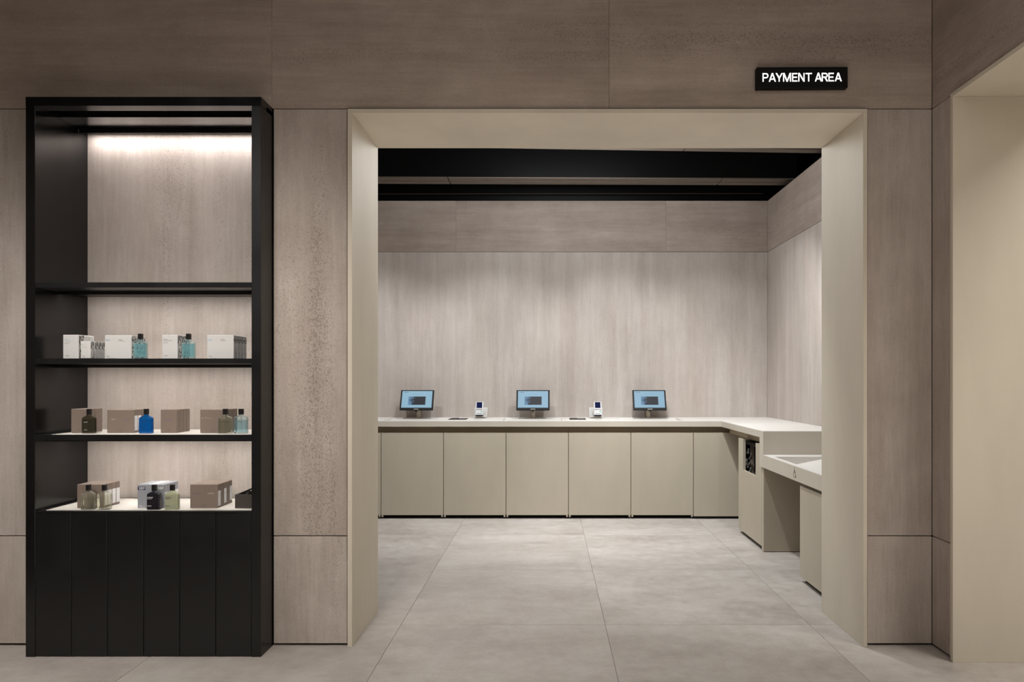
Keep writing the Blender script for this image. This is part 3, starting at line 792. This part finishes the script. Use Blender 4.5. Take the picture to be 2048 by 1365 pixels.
obj('toe_kick', B((xs[5] + .003, 2.07, 6.125, 6.141, .0, .0215)), 'toe', cc_)

# ---- tower under the right run: open notch with a dark bin
tw = thing('hanger_bin_cabinet', 'beige cabinet tower with a notched front showing a dark bin', 'cabinet', (1.78, 5.25, 0))
obj('front_panel', B((1.50, 1.52, 4.985, 5.59, .03, .504), (1.50, 1.52, 4.985, 5.13, .504, .743), (1.50, 1.52, 5.46, 5.59, .504, .743)), 'beige_door', tw)
obj('end_panel', B((1.50, 2.075, 4.94, 4.982, .004, .5915), bev=.001), 'beige_door', tw)
obj('side_panel', B((1.521, 2.075, 5.57, 5.59, .03, .729)), 'beige_door', tw)
obj('bin_liner', B((1.522, 2.07, 5.10, 5.112, .05, .72), (1.522, 2.07, 5.50, 5.512, .05, .72), (2.05, 2.07, 5.112, 5.50, .05, .72), (1.522, 2.05, 5.112, 5.50, .40, .412)), 'black_matte', tw)
obj('bin_rim', B((1.524, 1.60, 5.112, 5.50, .705, .725)), 'black_matte', tw)
obj('strap', B((1.551, 1.581, 5.44, 5.446, .43, .702)), 'bin_strap', tw)
obj('toe_kick', B((1.53, 2.07, 4.985, 5.585, 0, .029)), 'toe', tw)
for k in range(9):
    bm = bmesh.new(); yy = 5.43 + random.uniform(-.03, .03); zz = (.46, .5, .53, .48, .55, .6, .5, .64, .45)[k]; xx = (1.534, 1.543, 1.537, 1.592, 1.530, 1.541, 1.60, 1.535, 1.61)[k]
    cyl(bm, (xx, yy, zz), (xx + random.uniform(-.004, .012), yy + random.uniform(-.03, .03), zz + random.uniform(.02, .05)), .009, .006, 10)
    bmesh.ops.create_icosphere(bm, subdivisions=1, radius=.013, matrix=Matrix.Translation((xx, yy, zz)))
    obj('security_tag', bm, 'bin_bits', tw, smooth=True)
nc = thing('base_cabinet', 'beige cabinet below the low counter, cut off by the right doorway jamb', 'cabinet', (1.78, 4.0, 0), group='beige cabinets below the right counter')
obj('cabinet_body', B((1.521, 2.07, 3.72, 4.228, .031, .574)), 'beige_door', nc)
obj('door', B((1.50, 1.5205, 3.72, 4.228, .03, .570), bev=.001), 'beige_door', nc)
obj('toe_kick', B((1.53, 2.06, 3.73, 4.215, 0, .0305)), 'toe', nc)
obj('top_rail', B((1.53, 2.06, 3.73, 4.2, .5745, .5925)), 'toe', nc)

# ================================================================== MONITORS, CARD READERS, DETACHERS
def monitor(xc, label):
    cx = px(xc, 6.57)
    t = thing('monitor', label, 'monitor', (cx, 6.645, ZC), group='checkout monitors on the back worktop')
    bm = bmesh.new(); cyl(bm, (0, .015, 0), (0, .015, .115), .0185, n=24); cyl(bm, (0, .015, .0), (0, .015, .003), .024, n=24)
    obj('stand', bm, 'metal_beige', t, world=False, smooth=False)
    T = Matrix.Translation((0, -.068, .165)) @ Matrix.Rotation(math.radians(-24), 4, 'X')
    def tilt(bm): bm.transform(T); return bm
    obj('bezel', tilt(B((-.154, .154, -.006, .012, -.099, .101), bev=.004, seg=2)), 'plastic_black', t, world=False)
    obj('mount', tilt(B((-.04, .04, .0121, .045, -.06, .03), bev=.004)), 'plastic_black', t, world=False)
    bm = bmesh.new(); cyl(bm, (0, -.0, -.106), (0, .014, -.106), .009, n=16)
    obj('scanner_eye', tilt(bm), 'plastic_black', t, world=False)
    s = obj('screen', tilt(B((-.1395, .1395, -.0070, -.0059, -.0765, .0895))), 'screen_blue', t, world=False)
    obj('screen_picture', tilt(B((-.078, .080, -.0078, -.0071, -.049, .034))), 'screen_img', s, world=False)
    def stext(st_, size, x, z, m, al='LEFT', fit=None):
        bm = text_bm(st_, size, al); bm.transform(T @ Matrix.Translation((x, -.0076, z)) @ Matrix.Rotation(math.radians(90), 4, 'X'))
        obj('screen_lettering', bm, m, s, world=False)
    stext('ZARA', .017, -.127, .071, 'screen_ink')
    stext('~7 2 4 8', .0075, 0, .055, 'screen_ink2', 'CENTER')
    stext('~5 4 5 2 3 4', .006, 0, .045, 'screen_ink2', 'CENTER')
    stext('~5 3 6 2 5', .0065, 0, -.066, 'screen_ink2', 'CENTER')
    stext('~2 2 2', .006, .09, .076, 'screen_ink2')
    obj('bezel_mark', tilt(B((-.022, .022, -.0067, -.0059, -.0935, -.0895))), 'ink_pale', t, world=False)
    return t
monitor(833.7, 'left one of the three checkout monitors with pale blue screens')
monitor(1066, 'middle one of the three checkout monitors with pale blue screens')
monitor(1299, 'right one of the three checkout monitors with pale blue screens')

def reader(xs_, xr_, side):
    cs, cr = px(xs_, 6.55), px(xr_, 6.5)
    s = thing('card_reader_stand', 'pale bracket holding the %s white card reader' % side, 'stand', (cs, 6.56, ZC), group='card reader stands')
    obj('base_block', B((-.042, .042, -.02, .05, 0, .012), bev=.001), 'metal_beige', s, world=False)
    obj('ledge', B((-.062, .062, -.035, .06, .0122, .0165), bev=.0008), 'plastic_white', s, world=False)
    bm = B((-.062, .062, 0, .004, 0, .085), bev=.0008)
    bm.transform(Matrix.Translation((0, .035, .0168)) @ Matrix.Rotation(math.radians(-18), 4, 'X'))
    obj('back_plate', bm, 'acrylic', s, world=False)
    t = thing('card_reader', '%s white payment card reader with dark blue screen and keypad' % side, 'card reader', (cr, 6.545, ZC + .0166), group='card readers')
    T = Matrix.Translation((0, -.030, .0095)) @ Matrix.Rotation(math.radians(-20), 4, 'X')
    def tl(bm): bm.transform(T); return bm
    obj('shell', tl(B((-.0365, .0365, -.022, 0, 0, .128), bev=.006, seg=2)), 'plastic_white', t, world=False)
    obj('shadow_block', tl(B((-.033, .033, -.017, .008, -.006, .05), bev=.003)), M['plastic_black'], t, world=False)  # black block added as the shadow under the reader
    obj('screen', tl(B((-.025, .025, -.0230, -.0215, .066, .122))), 'screen_navy', t, world=False)
    for r_ in range(3):
        for c_ in range(4):
            m = 'key_grey'
            if c_ == 3: m = ('key_green', 'key_green', 'key_red')[r_]
            x = -.0225 + .0148 * c_
            obj('key', tl(B((x - .0055, x + .0055, -.0236, -.0215, .024 + .012 * r_, .0325 + .012 * r_), bev=.0005)),
                'key_grey' if (r_ == 2 and c_ < 3) else ('ink_pale' if c_ < 3 else m), t, world=False)
    obj('slot', tl(B((-.024, .024, -.0228, -.0215, .010, .0135))), 'key_grey', t, world=False)
    sl = obj('card_slot_plate', B((cs - .03, cs + .03, 6.28, 6.30, ZC + .0001, ZC + .0011)), 'ink_grey')
    tag(sl, 'thin grey slot plate in the worktop before the %s card reader' % side, 'slot plate', 'slot plates')
reader(960, 958.3, 'left'); reader(1192.5, 1195.8, 'right')

def detacher(x0, x1, side):
    a, b = px(x0, 6.4), px(x1, 6.4)
    t = thing('tag_detacher', 'flat dark tag detacher lying on the worktop near the %s card reader' % side, 'detacher', ((a + b) / 2, 6.4, ZC), group='tag detachers')
    w2 = (b - a) / 2
    obj('plate', B((-w2, w2, -.10, .12, 0, .003), bev=.0006), 'plastic_black', t, world=False)
    obj('magnet_block', B((-w2 + .012, -.004, -.085, .10, .0031, .007), bev=.001), 'tray_dark', t, world=False)
    obj('hook_channel', B((.004, w2 - .012, -.04, .05, .0031, .006), bev=.001), 'ink_grey', t, world=False)
detacher(899, 934, 'left'); detacher(1139, 1171, 'right')
